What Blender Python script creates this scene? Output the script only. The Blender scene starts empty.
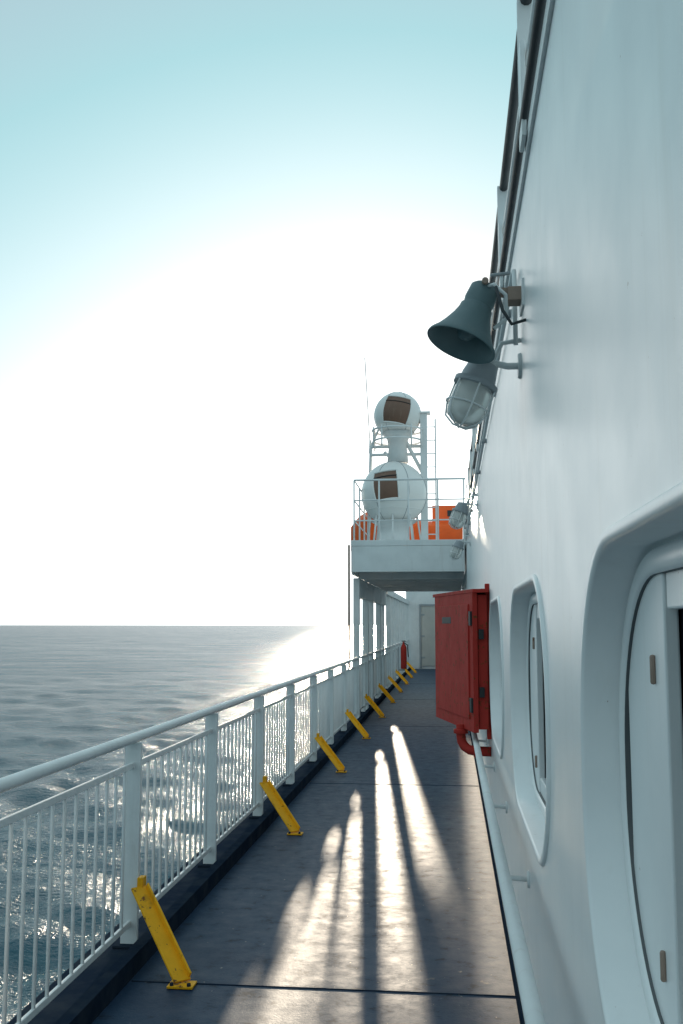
import bpy, bmesh, math, random
import numpy as np
from mathutils import Vector, Matrix
random.seed(4)
S = bpy.context.scene
W = 0.27          # superstructure wall plane (x)
RX = -1.62        # outboard railing line (x)
SUN_AZ = -4.75    # degrees from +Y
SUN_EL = 6.8

# ------------------------------------------------------------------ materials
def newmat(name):
    m = bpy.data.materials.new(name); m.use_nodes = True
    nt = m.node_tree
    return m, nt, nt.nodes['Principled BSDF']
def noise(nt, scale, detail=4, rough=0.55, vec=None):
    n = nt.nodes.new('ShaderNodeTexNoise')
    n.inputs['Scale'].default_value = scale
    n.inputs['Detail'].default_value = detail
    n.inputs['Roughness'].default_value = rough
    if vec: nt.links.new(vec, n.inputs['Vector'])
    return n.outputs['Fac']
def coord(nt, scale=(1,1,1)):
    tc = nt.nodes.new('ShaderNodeTexCoord'); mp = nt.nodes.new('ShaderNodeMapping')
    mp.inputs['Scale'].default_value = scale
    nt.links.new(tc.outputs['Object'], mp.inputs['Vector'])
    return mp.outputs['Vector']
def ramp(nt, fac, stops):
    r = nt.nodes.new('ShaderNodeValToRGB')
    e = r.color_ramp.elements
    while len(e) < len(stops): e.new(0.5)
    for i,(p,c) in enumerate(stops):
        e[i].position = p; e[i].color = (c[0],c[1],c[2],1) if hasattr(c,'__len__') else (c,c,c,1)
    nt.links.new(fac, r.inputs['Fac'])
    return r.outputs['Color']
def mix(nt, fac, a, b, mode='MIX'):
    m = nt.nodes.new('ShaderNodeMix'); m.data_type='RGBA'; m.blend_type=mode
    if hasattr(fac,'links'): nt.links.new(fac, m.inputs[0])
    else: m.inputs[0].default_value = fac
    for s,v in ((6,a),(7,b)):
        if hasattr(v,'links'): nt.links.new(v, m.inputs[s])
        else: m.inputs[s].default_value = (v[0],v[1],v[2],1)
    return m.outputs[2]
def bump(nt, h, strength, dist, prev=None):
    b = nt.nodes.new('ShaderNodeBump')
    b.inputs['Strength'].default_value = strength; b.inputs['Distance'].default_value = dist
    nt.links.new(h, b.inputs['Height'])
    if prev: nt.links.new(prev, b.inputs['Normal'])
    return b.outputs['Normal']
def math_(nt, op, a, b=None):
    n = nt.nodes.new('ShaderNodeMath'); n.operation = op
    for s,v in ((0,a),(1,b)):
        if v is None: continue
        if hasattr(v,'links'): nt.links.new(v, n.inputs[s])
        else: n.inputs[s].default_value = v
    return n.outputs[0]

def paint(name, col, dirt=(0.35,0.25,0.17), rough=0.38, amount=0.35, sc=3.0, bmp=0.15, rust=0.0, spec=0.5):
    m, nt, p = newmat(name)
    v = coord(nt); vs = coord(nt,(6,6,0.7))
    n1 = noise(nt, sc, 6, 0.6, v); n2 = noise(nt, 2.2, 5, 0.6, vs)
    c = mix(nt, ramp(nt, n1, [(0.35,0),(0.75,1)]), col, [x*0.86 for x in col])
    c = mix(nt, math_(nt,'MULTIPLY',ramp(nt, n2, [(0.58,0),(0.8,1)]),amount), c, dirt)
    if rust > 0:
        n3 = noise(nt, 22, 6, 0.7, v)
        c = mix(nt, ramp(nt, n3, [(0.70-rust,0),(0.74-rust,1)]), c, (0.16,0.055,0.02))
    nt.links.new(c, p.inputs['Base Color'])
    r = nt.nodes.new('ShaderNodeMapRange'); nt.links.new(n1, r.inputs[0])
    r.inputs[3].default_value = rough-0.08; r.inputs[4].default_value = min(1.0,rough+0.14)
    nt.links.new(r.outputs[0], p.inputs['Roughness'])
    p.inputs['Specular IOR Level'].default_value = spec
    nt.links.new(bump(nt, noise(nt, 60, 3, 0.5, v), bmp, 0.002), p.inputs['Normal'])
    return m

M = {}
M['white'] = paint('white_paint', (0.83,0.83,0.82), amount=0.22)
M['white_rail'] = paint('white_rail_paint', (0.85,0.85,0.84), amount=0.28, rough=0.33)
M['grey'] = paint('grey_metal', (0.36,0.38,0.40), amount=0.3, rough=0.4)
M['dark'] = paint('dark_rubber', (0.018,0.019,0.022), rough=0.55, amount=0.1)
M['gasket'] = paint('window_gasket', (0.10,0.105,0.11), rough=0.55, amount=0.1)
M['cable'] = paint('dark_pipe', (0.05,0.055,0.06), rough=0.5, amount=0.1, spec=0.3)
M['yellow'] = paint('yellow_paint', (0.90,0.43,0.012), dirt=(0.12,0.06,0.02), rough=0.5, amount=0.6, sc=14, rust=0.09, spec=0.2)
M['red'] = paint('red_paint', (0.48,0.045,0.035), dirt=(0.10,0.012,0.01), rough=0.6, amount=0.8, sc=8, rust=0.11, spec=0.08)
M['orange'] = paint('orange_grp', (0.92,0.15,0.03), rough=0.45, amount=0.2, spec=0.3)
M['horn'] = paint('horn_green_grey', (0.115,0.175,0.185), dirt=(0.25,0.25,0.23), rough=0.45, amount=0.4)
M['brown'] = paint('brown_panel', (0.20,0.105,0.07), rough=0.5, amount=0.5, sc=6)
M['rusty'] = paint('rusty_steel', (0.34,0.24,0.19), dirt=(0.7,0.7,0.68), rough=0.6, amount=0.8, sc=20, rust=0.1)
M['door'] = paint('door_paint', (0.55,0.53,0.49), amount=0.5, rust=0.03)
m, nt, p = newmat('dark_blue_kerb')
nt.nodes.remove(p); dfk=nt.nodes.new('ShaderNodeBsdfDiffuse')
nt.links.new(mix(nt, ramp(nt, noise(nt,6,6,0.6,coord(nt)), [(0.4,0),(0.7,1)]), (0.016,0.026,0.045),(0.035,0.045,0.06)), dfk.inputs['Color'])
nt.links.new(dfk.outputs[0], nt.nodes['Material Output'].inputs['Surface'])
M['kerb'] = m

m, nt, p = newmat('superstructure_paint')
v = coord(nt)
big = noise(nt, 0.7, 3, 0.5, v); med = noise(nt, 5, 6, 0.65, v)
vs = coord(nt, (9,9,0.45)); st = noise(nt, 1.6, 6, 0.65, vs)
c = mix(nt, ramp(nt, med, [(0.3,0),(0.8,1)]), (0.88,0.88,0.87), (0.81,0.82,0.82))
c = mix(nt, math_(nt,'MULTIPLY',ramp(nt, st, [(0.55,0),(0.85,1)]),0.30), c, (0.60,0.56,0.50))
spk = noise(nt, 34, 5, 0.7, v)
c = mix(nt, ramp(nt, spk, [(0.70,0),(0.73,0.8)]), c, (0.36,0.24,0.17))
nt.links.new(c, p.inputs['Base Color'])
rr_ = nt.nodes.new('ShaderNodeMapRange'); nt.links.new(med, rr_.inputs[0])
rr_.inputs[3].default_value=0.26; rr_.inputs[4].default_value=0.42
nt.links.new(rr_.outputs[0], p.inputs['Roughness'])
b1 = bump(nt, big, 0.45, 0.05); b2 = bump(nt, noise(nt, 45, 3, 0.5, v), 0.15, 0.0015, b1)
nt.links.new(b2, p.inputs['Normal'])
M['wall'] = m

m, nt, p = newmat('deck_blue_paint')
v = coord(nt)
n1 = noise(nt, 0.9, 8, 0.65, v); n2 = noise(nt, 9, 8, 0.7, v); n3 = noise(nt, 90, 4, 0.6, v); n4 = noise(nt, 3.2, 6, 0.7, v)
c = mix(nt, ramp(nt, n1, [(0.35,0),(0.65,1)]), (0.009,0.031,0.068), (0.020,0.050,0.096))
c = mix(nt, ramp(nt, n2, [(0.56,0),(0.66,1)]), c, (0.010,0.018,0.034))
c = mix(nt, ramp(nt, n4, [(0.66,0),(0.70,1)]), c, (0.09,0.10,0.11))
c = mix(nt, ramp(nt, noise(nt, 26, 3, 0.6, v), [(0.70,0),(0.72,1)]), c, (0.22,0.22,0.21))
nt.links.new(c, p.inputs['Base Color'])
r1 = nt.nodes.new('ShaderNodeMapRange'); nt.links.new(n2, r1.inputs[0])
r1.inputs[1].default_value=0.3; r1.inputs[2].default_value=0.7
r1.inputs[3].default_value=0.40; r1.inputs[4].default_value=0.58
nt.links.new(r1.outputs[0], p.inputs['Roughness'])
p.inputs['Specular IOR Level'].default_value = 0.19
b1 = bump(nt, n4, 0.3, 0.01); b2 = bump(nt, n3, 0.35, 0.002, b1)
nt.links.new(b2, p.inputs['Normal'])
M['deck'] = m

m, nt, p = newmat('window_glass')
p.inputs['Base Color'].default_value=(0.012,0.016,0.02,1); p.inputs['Roughness'].default_value=0.06
M['glass'] = m
m, nt, p = newmat('lamp_glass')
p.inputs['Base Color'].default_value=(0.9,0.89,0.85,1); p.inputs['Roughness'].default_value=0.22
p.inputs['Transmission Weight'].default_value=0.5
M['lampglass'] = m
m, nt, p = newmat('radome_white')
p.inputs['Base Color'].default_value=(0.85,0.83,0.80,1); p.inputs['Roughness'].default_value=0.3
M['radome'] = m

m, nt, p = newmat('sea_water')
v = coord(nt); vst = coord(nt,(1.0,0.7,1.0))
b_ = noise(nt, 0.9, 5, 0.6, vst); d_ = noise(nt, 3.5, 5, 0.6, v); far_ = noise(nt, 0.05, 8, 0.7, coord(nt,(0.5,1.0,1.0)))
p.inputs['Roughness'].default_value=0.21
p.inputs['IOR'].default_value=1.33
x1 = bump(nt, far_, 0.6, 2.2); x2 = bump(nt, b_, 0.9, 0.42, x1); x3 = bump(nt, d_, 0.8, 0.12, x2)
nt.links.new(x3, p.inputs['Normal'])
nt.links.new(mix(nt, ramp(nt, b_, [(0.4,0),(0.75,1)]), (0.010,0.050,0.066), (0.03,0.10,0.115)), p.inputs['Base Color'])
df=nt.nodes.new('ShaderNodeBsdfDiffuse'); df.inputs['Color'].default_value=(0.055,0.14,0.185,1); nt.links.new(x3,df.inputs['Normal'])
ms=nt.nodes.new('ShaderNodeMixShader'); nt.links.new(ramp(nt, far_, [(0.35,0.34),(0.65,0.58)]),ms.inputs[0]); nt.links.new(p.outputs[0],ms.inputs[1]); nt.links.new(df.outputs[0],ms.inputs[2])
nt.links.new(ms.outputs[0], nt.nodes['Material Output'].inputs['Surface'])
M['sea'] = m

# ------------------------------------------------------------------ builder
class B:
    def __init__(s): s.bm = bmesh.new(); s.mats=[]
    def mi(s, k):
        if k not in s.mats: s.mats.append(k)
        return s.mats.index(k)
    def box(s, c, size, mat, rot=None):
        M4 = Matrix.Translation(Vector(c)) @ (rot.to_4x4() if rot else Matrix.Identity(4)) @ Matrix.Diagonal((size[0],size[1],size[2],1))
        g = bmesh.ops.create_cube(s.bm, size=1.0, matrix=M4)
        i = s.mi(mat)
        for f in {f for v in g['verts'] for f in v.link_faces}: f.material_index=i
    def bb(s, x0,x1,y0,y1,z0,z1, mat): s.box(((x0+x1)/2,(y0+y1)/2,(z0+z1)/2),(x1-x0,y1-y0,z1-z0),mat)
    def lathe(s, o, axis, prof, mat, n=20, caps=True):
        o=Vector(o); ax=Vector(axis).normalized()
        q=ax.to_track_quat('Z','Y'); e1=q@Vector((1,0,0)); e2=q@Vector((0,1,0))
        i=s.mi(mat); rings=[]
        for t,r in prof:
            rings.append([s.bm.verts.new(o+ax*t+(e1*math.cos(2*math.pi*k/n)+e2*math.sin(2*math.pi*k/n))*r) for k in range(n)])
        for a,b in zip(rings,rings[1:]):
            for k in range(n):
                f=s.bm.faces.new((a[k],a[(k+1)%n],b[(k+1)%n],b[k])); f.material_index=i; f.smooth=True
        if caps:
            f=s.bm.faces.new(rings[0][::-1]); f.material_index=i
            f=s.bm.faces.new(rings[-1]); f.material_index=i
    def cyl(s, p1, p2, r, mat, n=12):
        p1=Vector(p1); p2=Vector(p2)
        s.lathe(p1, p2-p1, [(0,r),((p2-p1).length,r)], mat, n)
    def tube(s, pts, r, mat, n=10, closed=False):
        pts=[Vector(p) for p in pts]; i=s.mi(mat); rings=[]; N=len(pts); e=None
        for k,pn in enumerate(pts):
            if closed: t=(pts[(k+1)%N]-pts[k-1]).normalized()
            else: t=(pts[min(k+1,N-1)]-pts[max(k-1,0)]).normalized()
            if e is None: e=t.orthogonal().normalized()
            e=(e-t*e.dot(t)).normalized(); e2=t.cross(e)
            rings.append([s.bm.verts.new(pn+(e*math.cos(2*math.pi*j/n)+e2*math.sin(2*math.pi*j/n))*r) for j in range(n)])
        prs=list(zip(rings,rings[1:]))+([(rings[-1],rings[0])] if closed else [])
        for a,b in prs:
            for j in range(n):
                f=s.bm.faces.new((a[j],a[(j+1)%n],b[(j+1)%n],b[j])); f.material_index=i; f.smooth=True
        if not closed:
            f=s.bm.faces.new(rings[0][::-1]); f.material_index=i
            f=s.bm.faces.new(rings[-1]); f.material_index=i
    def prism(s, poly, z0, z1, mat):
        i=s.mi(mat)
        a=[s.bm.verts.new((x,y,z0)) for x,y in poly]; b=[s.bm.verts.new((x,y,z1)) for x,y in poly]
        n=len(poly); fs=[s.bm.faces.new(a[::-1]), s.bm.faces.new(b)]
        for k in range(n): fs.append(s.bm.faces.new((a[k],a[(k+1)%n],b[(k+1)%n],b[k])))
        for f in fs: f.material_index=i
    def sphere(s, c, r, mat, u=40, v=24, sc=(1,1,1)):
        g=bmesh.ops.create_uvsphere(s.bm,u_segments=u,v_segments=v,radius=r,matrix=Matrix.Translation(Vector(c))@Matrix.Diagonal((*sc,1)))
        i=s.mi(mat)
        for f in {f for vv in g['verts'] for f in vv.link_faces}: f.material_index=i; f.smooth=True
    def done(s, name, parent=None, bevel=0.0):
        bmesh.ops.recalc_face_normals(s.bm, faces=s.bm.faces)
        me=bpy.data.meshes.new(name); s.bm.to_mesh(me); s.bm.free()
        for k in s.mats: me.materials.append(M[k])
        o=bpy.data.objects.new(name, me); S.collection.objects.link(o)
        if parent: o.parent=parent
        if bevel>0:
            md=o.modifiers.new('bevel','BEVEL'); md.width=bevel; md.segments=2; md.limit_method='ANGLE'; md.angle_limit=math.radians(50)
        return o
def empty(name):
    o=bpy.data.objects.new(name,None); S.collection.objects.link(o); return o

# ------------------------------------------------------------------ sea : one polar sheet with real waves
rng=np.random.default_rng(7)
fine=np.linspace(math.radians(80),math.radians(215),760)     # angle from +X, the seaward side
coarse=np.linspace(math.radians(215),math.radians(440),70)[1:-1]
th=np.concatenate([fine,coarse]); nth=len(th)
rad=3.0*np.exp(np.arange(0,900)*0.0104); rad=rad[rad<32000]; nr=len(rad)
dth=np.concatenate([np.full(760,fine[1]-fine[0]),np.full(len(coarse),0.057)])
TH,RR=np.meshgrid(th,rad); X=RR*np.cos(TH); Y=RR*np.sin(TH)
cell=np.maximum(RR*0.0104,RR*dth[None,:])
Z=np.zeros_like(X)
for k in range(90):
    lam=1.2*(18/1.2)**rng.random(); wd=math.radians(215)+rng.normal(0,0.75); ph=rng.random()*6.283
    amp=0.0070*lam**0.70
    kx,ky=math.cos(wd)*6.283/lam, math.sin(wd)*6.283/lam
    att=np.clip((lam/cell-2.5)/3.5,0,1)
    s_=np.sin(kx*X+ky*Y+ph); Z+=amp*att*(s_+0.25*np.cos(2*(kx*X+ky*Y+ph)))
Z-=14
verts=np.stack([X,Y,Z],-1).reshape(-1,3)
idx=np.arange(nr*nth).reshape(nr,nth); a=idx[:-1,:]; c_=idx[1:,:]
quads=np.stack([a,c_,np.roll(c_,-1,1),np.roll(a,-1,1)],-1).reshape(-1,4)
me=bpy.data.meshes.new('sea'); me.vertices.add(len(verts)); me.vertices.foreach_set('co',verts.astype(np.float32).ravel())
me.loops.add(quads.size); me.loops.foreach_set('vertex_index',quads.astype(np.int32).ravel())
me.polygons.add(len(quads)); me.polygons.foreach_set('loop_start',(np.arange(len(quads))*4).astype(np.int32))
me.polygons.foreach_set('use_smooth',np.ones(len(quads),dtype=bool))
me.update(calc_edges=True); me.materials.append(M['sea'])
o=bpy.data.objects.new('sea',me); S.collection.objects.link(o)

# ------------------------------------------------------------------ hull + deck
b=B(); b.bb(-1.78,9,-12,60,-17,-0.12,'white'); b.bb(-1.785,-1.76,-12,60,-2.2,-1.9,'kerb'); b.done('ship_hull')
b=B(); b.bb(-1.80,W+0.25,-12,60,-0.115,0,'deck')
for y in (-1.2,4.72,10.6,16.6,22.5,28.5):
    b.bb(-1.5,W,y-0.005,y+0.005,0.0,0.003,'kerb')
b.bb(RX-0.178,RX+0.049,-12,60,0.0,0.055,'kerb')
b.bb(RX+0.05,RX+0.11,-12,60,0.0,0.095,'kerb')
b.done('ship_deck', bevel=0.003)

# ------------------------------------------------------------------ railing
b=B(); ys=[5.04+1.68*k for k in range(-7,30)]
y0,y1=ys[0],ys[-1]
b.cyl((RX,y0,1.075),(RX,y1,1.075),0.026,'white_rail',14)
b.bb(RX-0.008,RX+0.008,y0,y1,0.925,0.955,'white_rail')
b.bb(RX-0.008,RX+0.008,y0,y1,0.150,0.180,'white_rail')
for k,y in enumerate(ys):
    b.bb(RX-0.043,RX+0.043,y-0.011,y+0.011,0.05,1.055,'white_rail')
    b.bb(RX-0.07,RX+0.045,y-0.05,y+0.05,0.056,0.07,'kerb')
    if k<len(ys)-1:
        for j in range(1,13):
            yy=y+1.68*j/13
            b.cyl((RX,yy,0.178),(RX,yy,0.927),0.0085,'white_rail',8)
b.done('guard_railing', bevel=0.003)

# ------------------------------------------------------------------ yellow braces
for n_,y in enumerate(ys[7::2][:13]):
    b=B()
    top=Vector((RX+0.05,y-0.02,0.345)); foot=Vector((RX+0.37,y-0.34+0.02*random.uniform(-1,1),0.02))
    d=(foot-top); L=d.length; d.normalize()
    side=Vector((0,0,1)).cross(d).normalized(); nrm=side.cross(d)
    rot=Matrix((side,nrm,-d)).transposed()
    b.box((top+foot)/2,(0.085,0.012,L),'yellow',rot)
    b.box((top+foot)/2+side*0.037-nrm*0.018,(0.010,0.030,L*0.97),'yellow',rot)
    b.box(foot+Vector((0.0,-0.01,-0.012)),(0.12,0.09,0.010),'yellow')
    b.box(top+Vector((0.005,0.03,0.0)),(0.03,0.06,0.09),'yellow')
    for s_ in (-0.04,0.04): b.cyl(foot+Vector((s_,-0.04,-0.01)),foot+Vector((s_,-0.04,0.006)),0.010,'kerb',6)
    b.done('yellow_railing_brace', bevel=0.002)

# ------------------------------------------------------------------ superstructure wall with windows
def rr(y0,y1,z0,z1,r,ins,n=16):
    y0+=ins;y1-=ins;z0+=ins;z1-=ins;r=max(r-ins,0.02); out=[]
    for cx,cz,a0 in ((y1-r,z1-r,0),(y0+r,z1-r,90),(y0+r,z0+r,180),(y1-r,z0+r,270)):
        for k in range(n+1):
            a=math.radians(a0+90*k/n); out.append((cx+r*math.cos(a),cz+r*math.sin(a)))
    return out
ZB,ZT,RAD=0.93,1.79,0.40
wins=[(0.42+2.47*k, 2.10+2.47*k) for k in range(-3,14)]
cu=bpy.data.curves.new('wallcurve','CURVE'); cu.dimensions='2D'; cu.fill_mode='BOTH'; cu.extrude=0.02
def addspl(pts):
    sp=cu.splines.new('POLY'); sp.points.add(len(pts)-1)
    for q,(x,y) in zip(sp.points,pts): q.co=(x,y,0,1)
    sp.use_cyclic_u=True
addspl([(-12,0),(38,0),(38,3.16),(-12,3.16)])
for a_,c_ in wins: addspl(rr(a_,c_,ZB,ZT,RAD,0.004))
co=bpy.data.objects.new('wc',cu); S.collection.objects.link(co)
dg=bpy.context.evaluated_depsgraph_get()
me=bpy.data.meshes.new_from_object(co.evaluated_get(dg))
bpy.data.objects.remove(co)
me.transform(Matrix(((0,0,1,W+0.02),(1,0,0,0),(0,1,0,0),(0,0,0,1))))
me.materials.clear(); me.materials.append(M['wall'])
sup=empty('ship_superstructure')
wo=bpy.data.objects.new('side_wall',me); S.collection.objects.link(wo); wo.parent=sup
for a_,c_ in wins:
    b=B()
    prof=[(-0.024,W+0.002,'wall'),(-0.024,W-0.006,'wall'),(-0.018,W-0.011,'wall'),(-0.004,W-0.011,'wall'),(0.004,W-0.004,'wall'),
          (0.006,W+0.070,'wall'),(0.010,W+0.078,'wall'),(0.014,W+0.066,'wall'),(0.022,W+0.060,'wall'),(0.050,W+0.060,'wall'),(0.056,W+0.066,'wall'),(0.058,W+0.092,'gasket'),(0.072,W+0.10,'glass')]
    prev=None
    for ins,x,mt in prof:
        ring=[b.bm.verts.new((x,y,z)) for y,z in rr(a_,c_,ZB,ZT,RAD,ins)]
        if prev:
            i=b.mi(mt if mt!='glass' else 'gasket')
            for k in range(len(ring)):
                k2=(k+1)%len(ring)
                f=b.bm.faces.new((prev[k],prev[k2],ring[k2],ring[k])); f.material_index=i; f.smooth=True
        prev=ring
    f=b.bm.faces.new(prev); f.material_index=b.mi('glass')
    for ya,yb in ((c_-0.43,c_-0.080),(a_+0.080,a_+0.20)):
        b.bb(W+0.072,W+0.097,ya,yb,ZB+0.04,ZT-0.04,'wall')
    b.bb(W+0.076,W+0.098,a_+0.2,c_-0.44,ZT-0.115,ZT-0.045,'wall')
    b.bb(W+0.076,W+0.098,a_+0.2,c_-0.44,ZB+0.045,ZB+0.115,'wall')
    b.cyl((W+0.068,c_-0.35,ZB+0.14),(W+0.068,c_-0.35,ZB+0.19),0.005,'rusty',8)
    b.cyl((W+0.068,c_-0.35,ZB+0.62),(W+0.068,c_-0.35,ZB+0.67),0.005,'rusty',8)
    o=b.done('window',sup,bevel=0.004)
b=B()
b.bb(W-0.012,9,-12,38,3.163,3.215,'white')
b.bb(W-0.006,W-0.001,-12,38,0.0,0.09,'kerb')
b.done('upper_deck',sup,bevel=0.004)

# upper deck rail
b=B()
b.cyl((W+0.0,-6,3.69),(W+0.0,16.6,3.69),0.020,'cable',10)
b.cyl((W-0.02,-6,3.245),(W-0.02,16.6,3.245),0.015,'cable',8)
b.cyl((W+0.0,-6,3.47),(W+0.0,16.6,3.47),0.012,'white_rail',8)
for k in range(-3,12):
    y=3.12+1.42*k
    b.bb(W-0.03,W+0.05,y-0.012,y+0.012,3.216,3.70,'white_rail')
    b.prism([(W-0.03,y-0.10),(W-0.015,y-0.10),(W-0.015,y+0.02),(W-0.03,y+0.02)],3.18,3.50,'white_rail')
b.done('upper_deck_railing',bevel=0.003)

# handrail on wall
b=B()
HX,HZ=0.165,0.82
b.cyl((HX,-4,HZ),(HX,33,HZ),0.021,'white_rail',16)
for k in range(-3,22):
    y=2.35+1.45*k
    b.tube([(HX,y,HZ-0.015),(HX,y,HZ-0.06),(HX+0.02,y,HZ-0.085),(W-0.002,y,HZ-0.09)],0.009,'white_rail',8)
    b.lathe((W-0.008,y,HZ-0.09),(1,0,0),[(0,0.028),(0.008,0.03)],'white_rail',14)
b.done('handrail')

# ------------------------------------------------------------------ fire hose cabinet
b=B()
A_=(0.165,7.05); C_=(-0.115,8.25)
b.prism([(W-0.02,7.08),(0.185,7.08),(C_[0]+0.03,8.26),(W-0.02,8.26)],0.93,1.86,'red')
dv=Vector((C_[0]-A_[0],C_[1]-A_[1],0)); L=dv.length; dn=dv.normalized(); nn=Vector((-dn.y,dn.x,0))
if nn.x>0: nn=-nn
rot=Matrix((dn,nn,Vector((0,0,1)))).transposed()
mid=Vector(((A_[0]+C_[0])/2,(A_[1]+C_[1])/2,1.395))
b.box(mid,(L,0.035,0.97),'red',rot)
b.box(mid+nn*0.022,(L*0.84,0.012,0.80),'red',rot)
for zz in (-0.30,0.30): b.box(mid+dn*(-L*0.47)+nn*0.022+Vector((0,0,zz)),(0.05,0.02,0.10),'dark',rot)
b.box(mid+dn*(L*0.12)+nn*0.028+Vector((0,0,0.29)),(0.30,0.004,0.05),'dark',rot)
b.prism([(W-0.01,7.02),(0.15,7.02),(-0.15,8.3),(W-0.01,8.3)],1.875,1.90,'red')
b.bb(0.19,0.225,7.055,7.08,1.15,1.22,'dark'); b.bb(0.19,0.225,7.055,7.08,1.55,1.62,'dark')
b.bb(W-0.03,W,7.12,7.2,0.86,1.94,'red'); b.bb(W-0.03,W,8.1,8.18,0.86,1.94,'red')
b.tube([(0.06,7.35,0.94),(0.06,7.35,0.86),(0.065,7.345,0.82),(0.085,7.33,0.785),(0.12,7.3,0.765),(0.17,7.27,0.76),(W,7.25,0.76)],0.034,'red',14)
b.lathe((0.06,7.35,0.875),(0,0,1),[(0,0.052),(0.03,0.052)],'red',16)
b.lathe((0.15,7.28,0.762),(1,-0.1,0),[(0,0.05),(0.03,0.05)],'red',16)
b.done('fire_hose_cabinet',bevel=0.004)

# ------------------------------------------------------------------ loudspeaker
b=B()
ax=Vector((-0.38,-0.14,-0.91)).normalized(); o=Vector((0.135,3.52,2.855))
b.lathe(o,ax,[(-0.012,0.018),(-0.010,0.042),(0.0,0.052),(0.05,0.056),(0.075,0.052),(0.082,0.060),(0.10,0.062),(0.13,0.072),(0.165,0.088),(0.20,0.108),(0.222,0.126),(0.232,0.130),(0.236,0.127),(0.228,0.118),(0.20,0.098),(0.15,0.072),(0.12,0.05)],'horn',36)
b.lathe(o+ax*0.13,ax,[(0,0.045),(0.05,0.040),(0.075,0.02),(0.08,0.004)],'horn',20)
b.tube([o+Vector((0.0,-0.02,0.0)),o+Vector((0.03,-0.08,-0.01)),o+Vector((0.07,-0.08,-0.05)),o+Vector((0.075,-0.03,-0.12)),o+Vector((0.03,-0.01,-0.15))],0.007,'white',8)
b.box(o+Vector((0.055,0.0,-0.015)),(0.11,0.05,0.022),'rusty')
b.box(o+Vector((0.105,0.0,-0.03)),(0.05,0.08,0.05),'rusty')
b.bb(W-0.008,W+0.001,3.45,3.59,2.77,2.87,'white')
b.cyl(o+Vector((0.0,-0.07,0.01)),o+Vector((0.0,0.07,0.01)),0.012,'rusty',10)
b.cyl(o+Vector((0.02,-0.03,0.04)),o+Vector((0.09,-0.02,0.05)),0.007,'grey',8)
b.tube([(W,3.40,2.70),(0.22,3.38,2.68),(0.19,3.38,2.73),(0.17,3.42,2.83)],0.006,'cable',8)
b.done('loudspeaker',bevel=0.002)

# ------------------------------------------------------------------ bulkhead lights
def light(y,z,x0=0.125):
    b=B(); ax=Vector((-0.36,-0.08,-0.93)).normalized(); o=Vector((x0,y,z+0.06))
    b.lathe(o,ax,[(-0.03,0.03),(-0.02,0.055),(0.03,0.066),(0.05,0.066),(0.055,0.084),(0.075,0.084),(0.077,0.07)],'grey',24)
    b.lathe(o+ax*0.076,ax,[(0,0.070),(0.09,0.072),(0.125,0.064),(0.142,0.040),(0.148,0.004)],'lampglass',24)
    b.lathe(o+ax*0.078,ax,[(0,0.03),(0.06,0.034),(0.095,0.018)],'white',12)
    q=ax.to_track_quat('Z','Y')
    for k in range(6):
        a=k*math.pi/3; e=q@Vector((math.cos(a),math.sin(a),0))
        b.tube([o+ax*0.07+e*0.080,o+ax*0.16+e*0.082,o+ax*0.205+e*0.070,o+ax*0.232+e*0.03,o+ax*0.236],0.0038,'white',6)
    for t in (0.155,):
        b.tube([o+ax*t+(q@Vector((math.cos(a*math.pi/10),math.sin(a*math.pi/10),0)))*0.082 for a in range(20)],0.0038,'white',6,closed=True)
    b.tube([o,(0.18,y,z+0.08),(0.22,y,z+0.07),(W,y,z+0.07)],0.013,'white',10)
    b.tube([o+Vector((0.03,0,0.01)),(0.20,y-0.03,z+0.15),(W,y-0.03,z+0.16)],0.009,'white',8)
    b.lathe((W-0.012,y,z+0.07),(1,0,0),[(0,0.045),(0.012,0.05)],'white',16)
    b.done('bulkhead_light',bevel=0.001)
light(3.68,2.54)
light(9.7,2.74); light(13.4,2.68); light(19.5,2.2)
b=B()
b.cyl((W-0.02,3.7,2.98),(W-0.02,37,2.98),0.010,'white',8)
for k in range(22): b.bb(W-0.034,W,4.2+1.5*k,4.23+1.5*k,2.965,2.995,'grey')
b.tube([(W-0.02,3.7,2.98),(W-0.02,3.66,2.97),(W-0.02,3.64,2.9),(W-0.02,3.64,2.68)],0.009,'white',8)
b.done('cable_conduit')

# ------------------------------------------------------------------ overhead platform with columns
b=B()
PX0=-1.68; PY1=24.6
b.bb(PX0,W-0.02,16.8,PY1,2.98,3.08,'white')
b.bb(PX0+0.003,W-0.03,16.803,16.84,2.54,2.978,'white')
b.bb(PX0+0.003,PX0+0.04,16.842,PY1-0.02,2.50,2.978,'white')
b.bb(PX0+0.05,W-0.03,16.85,PY1-0.05,2.60,2.64,'grey')
for y in (17.8,18.9,20.0,21.1,22.2,23.3,24.4): b.bb(PX0+0.05,W-0.03,y,y+0.06,2.46,2.598,'white')
b.bb(RX-0.04,RX+0.04,17.4,PY1-0.01,2.12,2.458,'white')  # girder added under the platform edge to keep low sun off the near deck
b.bb(RX-0.05,RX+0.06,PY1,37.9,2.40,2.56,'white')
for y in (16.86,21.0):
    for z in (3.42,3.77,4.12): b.cyl((PX0+0.05,y,z),(W,y,z),0.012 if z<4.1 else 0.018,'white_rail',8)
    for x in (PX0+0.05,-1.2,-0.7,-0.2,W-0.03): b.cyl((x,y,3.08),(x,y,4.12),0.015,'white_rail',8)
for z in (3.42,3.77,4.12): b.cyl((PX0+0.05,16.86,z),(PX0+0.05,21,z),0.012,'white_rail',8)
for y in (17.9,18.9,19.9): b.cyl((PX0+0.05,y,3.08),(PX0+0.05,y,4.12),0.015,'white_rail',8)
b.cyl((PX0-0.03,16.78,0.9),(PX0-0.03,16.78,3.0),0.02,'rusty',8)
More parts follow.
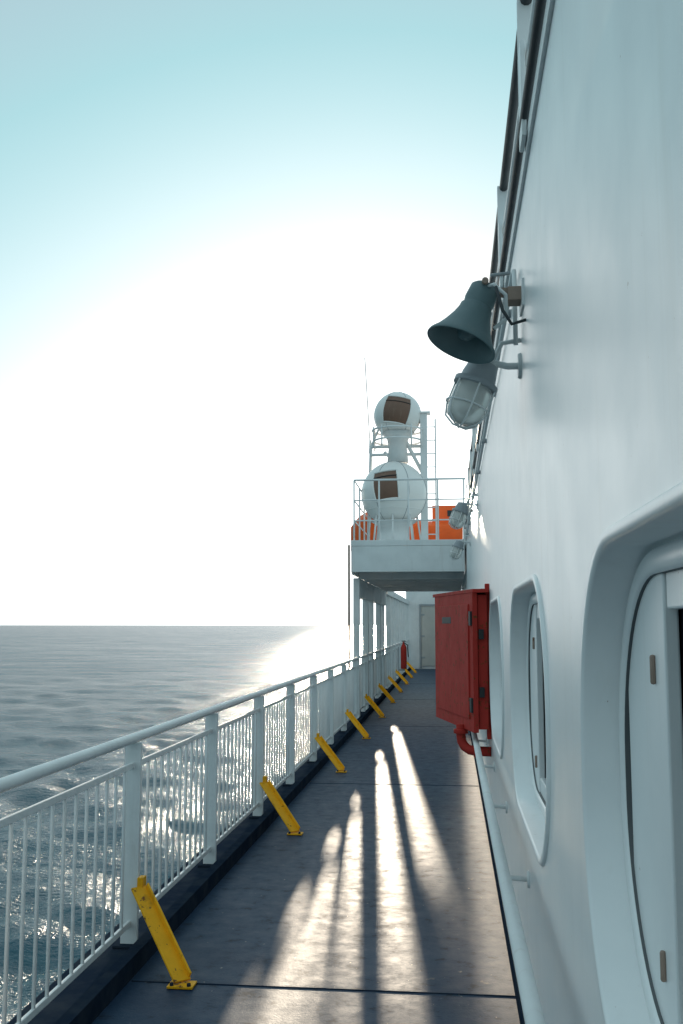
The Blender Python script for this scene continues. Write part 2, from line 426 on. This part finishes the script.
b.done('overhead_platform',bevel=0.006)
for y in [17.3,19.1,20.4,22.5,23.7]+[26.0+1.35*k for k in range(9)]:  # gaps shaped for sun streaks; columns beyond the platform added to block sun
    b=B(); b.bb(RX-0.065,RX+0.045,y-0.06,y+0.06,0.055,2.459 if y<PY1 else 2.399,'white'); b.bb(RX-0.1,RX+0.046,y-0.1,y+0.1,0.056,0.075,'white')
    b.done('support_and_shade_column',bevel=0.006)

# ------------------------------------------------------------------ radomes
def radome(c,r,face,hw,hh,roll):
    b=B(); c=Vector(c)
    b.sphere(c,r,'radome')
    f=Vector(face).normalized(); q=f.to_track_quat('Z','Y'); cr,sr=math.cos(roll),math.sin(roll)
    def sp(u,v,rad):
        u2=u*cr-v*sr; v2=u*sr+v*cr
        d=(q@Vector((math.sin(u2)*math.cos(v2),math.sin(v2),math.cos(u2)*math.cos(v2)))); return c+d*rad
    i=b.mi('brown'); n=10
    g=[[b.bm.verts.new(sp(-hw+2*hw*a/n,-hh+2*hh*e/n,r*1.012)) for a in range(n+1)] for e in range(n+1)]
    for a in range(n):
        for e in range(n):
            ff=b.bm.faces.new((g[e][a],g[e][a+1],g[e+1][a+1],g[e+1][a])); ff.material_index=i; ff.smooth=True
    per=[(-hw+2*hw*a/n,-hh) for a in range(n)]+[(hw,-hh+2*hh*a/n) for a in range(n)]+[(hw-2*hw*a/n,hh) for a in range(n)]+[(-hw,hh-2*hh*a/n) for a in range(n)]
    b.tube([sp(u,v,r*1.015) for u,v in per],r*0.035,'radome',8,closed=True)
    b.tube([sp(-hw+2*hw*a/n,hh*0.55,r*1.02) for a in range(n+1)],r*0.018,'dark',6)
    b.tube([c+Vector((math.cos(a*math.pi/24),math.sin(a*math.pi/24),-0.6))*r*0.84 for a in range(48)],r*0.03,'radome',8,closed=True)
    for w_ in (0.0,1.05,2.1):
        b.tube([c+Vector((math.cos(w_)*math.cos(a*math.pi/30),math.sin(w_)*math.cos(a*math.pi/30),math.sin(a*math.pi/30)))*r*1.001 for a in range(60)],r*0.010,'grey',5,closed=True)
    return b
b=radome((-1.02,18.2,4.05),0.60,(-0.22,-1,0.18),0.40,0.46,0.12)
b.lathe((-1.02,18.2,3.08),(0,0,1),[(0,0.42),(0.05,0.42),(0.06,0.26),(0.35,0.26),(0.45,0.42)],'white',28)
for a in range(0,360,45):
    x=-1.02+0.5*math.cos(math.radians(a)); y=18.2+0.5*math.sin(math.radians(a))
    b.cyl((x,y,3.08),(-1.02+0.42*math.cos(math.radians(a)),18.2+0.42*math.sin(math.radians(a)),3.66),0.018,'white',6)
b.done('satellite_dome')
b=radome((-0.95,18.3,5.54),0.44,(0.02,-1,0.10),0.60,0.60,-0.18)
b.lathe((-0.95,18.3,4.64),(0,0,1),[(0,0.20),(0.3,0.17),(0.45,0.2),(0.57,0.32)],'white',24)
for zz,rr2 in ((5.25,0.47),(5.05,0.44)):
    b.tube([Vector((-0.95+rr2*math.cos(a*math.pi/16),18.3+rr2*math.sin(a*math.pi/16),zz)) for a in range(32)],0.018,'white',8,closed=True)
for a in (160,200,340,20,235,305):
    x=-0.95+0.47*math.cos(math.radians(a)); y=18.3+0.47*math.sin(math.radians(a))
    b.cyl((x,y,4.90),(x,y,5.30),0.014,'white',8)
b.done('satellite_dome')
b=B()
b.bb(-0.53,-0.40,18.2,18.34,3.08,5.55,'white')
for z in (4.80,4.95): b.cyl((-1.45,18.3,z),(-0.45,18.3,z),0.03,'white',10)
b.cyl((-0.46,18.27,4.1),(-1.2,18.27,4.85),0.03,'white',10)
b.cyl((-1.55,18.8,3.08),(-1.45,18.3,4.95),0.03,'white',10)
b.cyl((-1.45,18.3,4.95),(-1.3,18.3,5.3),0.02,'white',10)
b.cyl((-0.47,18.27,4.4),(-0.85,18.3,5.15),0.035,'white',8)
b.cyl((-0.47,18.27,5.5),(-0.65,18.3,5.25),0.02,'white',8)
for k in range(9): b.cyl((-0.40,18.25,3.3+0.25*k),(-0.25,18.25,3.3+0.25*k),0.010,'white',8)
b.cyl((-0.25,18.25,3.1),(-0.25,18.25,5.45),0.014,'white',8)
b.bb(-0.62,-0.34,18.15,18.4,5.55,5.58,'white')
b.done('dome_mast',bevel=0.006)
b=B(); b.cyl((-1.47,18.4,4.9),(-1.57,18.4,6.7),0.009,'grey',6); b.lathe((-1.47,18.4,4.85),(0,0,1),[(0,0.03),(0.25,0.02)],'white',10); b.done('whip_antenna')

# ------------------------------------------------------------------ rescue boat
b=B(); i=b.mi('orange'); stn=[]
for x,hw,zt,zb in ((-2.02,0.02,3.50,3.14),(-1.85,0.22,3.72,3.16),(-1.6,0.42,3.86,3.18),(-1.1,0.55,3.72,3.18),(-0.5,0.6,3.60,3.17),(0.1,0.58,3.60,3.18),(0.25,0.5,3.60,3.22)):
    yc=20.2
    stn.append([b.bm.verts.new(v_) for v_ in ((x,yc-hw,zt),(x,yc-hw*0.95,zt-0.12),(x,yc-hw*0.6,zb+0.05),(x,yc,zb),(x,yc+hw*0.6,zb+0.05),(x,yc+hw*0.95,zt-0.12),(x,yc+hw,zt),(x,yc+hw*0.5,zt+0.10),(x,yc,zt+0.14),(x,yc-hw*0.5,zt+0.10))])
for a,c in zip(stn,stn[1:]):
    for k in range(10):
        f=b.bm.faces.new((a[k],a[(k+1)%10],c[(k+1)%10],c[k])); f.material_index=i; f.smooth=True
f=b.bm.faces.new(stn[0]); f.material_index=i; f=b.bm.faces.new(stn[-1]); f.material_index=i
b.prism([(-0.35,19.85),(0.22,19.85),(0.18,20.5),(-0.30,20.5)],3.64,4.02,'orange')
b.bb(-0.05,0.15,19.835,19.85,3.80,3.92,'glass')
b.bb(-1.5,-1.4,19.8,20.6,3.08,3.3,'white'); b.bb(0.0,0.1,19.8,20.6,3.08,3.3,'white')
b.done('rescue_boat',bevel=0.01)

# ------------------------------------------------------------------ end deckhouse
dh=empty('deckhouse')
b=B(); b.bb(-1.70,W+0.02,38,46,0,4.6,'white'); b.bb(-1.78,W,37.9,46,4.6,4.68,'white'); b.bb(-0.30,0.0,37.86,38,0.3,2.2,'white'); b.done('walls',dh,bevel=0.01)
b=B(); b.bb(-1.12,-0.42,37.95,37.999,0.12,2.35,'door')
b.bb(-1.20,-1.13,37.93,37.999,0.05,2.43,'grey'); b.bb(-0.41,-0.34,37.93,37.999,0.05,2.43,'grey'); b.bb(-1.13,-0.41,37.93,37.999,2.36,2.43,'grey')
for z in (0.4,1.2,2.0): b.bb(-1.14,-1.0,37.93,37.95,z,z+0.06,'grey')
b.cyl((-0.52,37.9,1.1),(-0.52,37.9,1.35),0.02,'dark',8)
b.done('door',dh,bevel=0.004)

b=B(); b.lathe((-1.42,30,0.35),(0,0,1),[(0,0.08),(0.02,0.09),(0.62,0.09),(0.70,0.06),(0.74,0.03),(0.80,0.03)],'red',18)
b.box((-1.42,30,1.17),(0.12,0.03,0.03),'dark'); b.tube([(-1.42,29.97,1.13),(-1.3,29.93,1.05),(-1.28,29.93,0.7)],0.015,'dark',8)
b.bb(-1.58,-1.38,29.98,30.02,0.3,0.34,'grey'); b.bb(-1.58,-1.56,29.97,30.03,0.1,1.0,'grey'); b.done('fire_extinguisher')

# ------------------------------------------------------------------ light
az=math.radians(SUN_AZ); el=math.radians(SUN_EL)
sd=Vector((math.sin(az)*math.cos(el),math.cos(az)*math.cos(el),math.sin(el)))
L_=bpy.data.lights.new('sun','SUN'); L_.energy=5; L_.angle=math.radians(0.7); L_.color=(1,0.85,0.66)
so=bpy.data.objects.new('sun',L_); S.collection.objects.link(so); so.rotation_euler=sd.to_track_quat('Z','Y').to_euler()
so.location=(0,0,20)
w=bpy.data.worlds.new('World'); S.world=w; w.use_nodes=True; nt=w.node_tree
bg=nt.nodes['Background']; sk=nt.nodes.new('ShaderNodeTexSky'); sk.sky_type='NISHITA'; sk.sun_disc=False
sk.sun_elevation=el; sk.sun_rotation=az; sk.altitude=0; sk.air_density=1.0; sk.dust_density=2.0; sk.ozone_density=1.5
bw=nt.nodes.new('ShaderNodeRGBToBW'); nt.links.new(sk.outputs[0],bw.inputs[0])
lum=math_(nt,'MAXIMUM',math_(nt,'POWER',math_(nt,'MULTIPLY',bw.outputs[0],0.105),0.42),0.54)
tint=ramp(nt,lum,[(0.54,(0.66,0.93,1.03)),(0.64,(0.57,0.94,1.01)),(0.80,(0.76,0.98,1.02)),(1.0,(0.97,1.0,0.99))])
vm=nt.nodes.new('ShaderNodeVectorMath'); vm.operation='SCALE'
nt.links.new(tint,vm.inputs[0]); nt.links.new(math_(nt,'MULTIPLY',lum,10.0),vm.inputs['Scale'])
nt.links.new(vm.outputs[0],bg.inputs[0]); bg.inputs[1].default_value=0.122

# ------------------------------------------------------------------ camera
cd=bpy.data.cameras.new('camera'); cd.sensor_fit='VERTICAL'; cd.sensor_height=36; cd.lens=35; cd.clip_end=60000; cd.clip_start=0.05
cam=bpy.data.objects.new('camera',cd); S.collection.objects.link(cam)
cam.location=(0,0,1.65); cam.rotation_euler=(math.radians(90+6.47),0,math.radians(6.25))
S.camera=cam
S.view_settings.view_transform='Standard'; S.view_settings.look='None'; S.view_settings.exposure=0
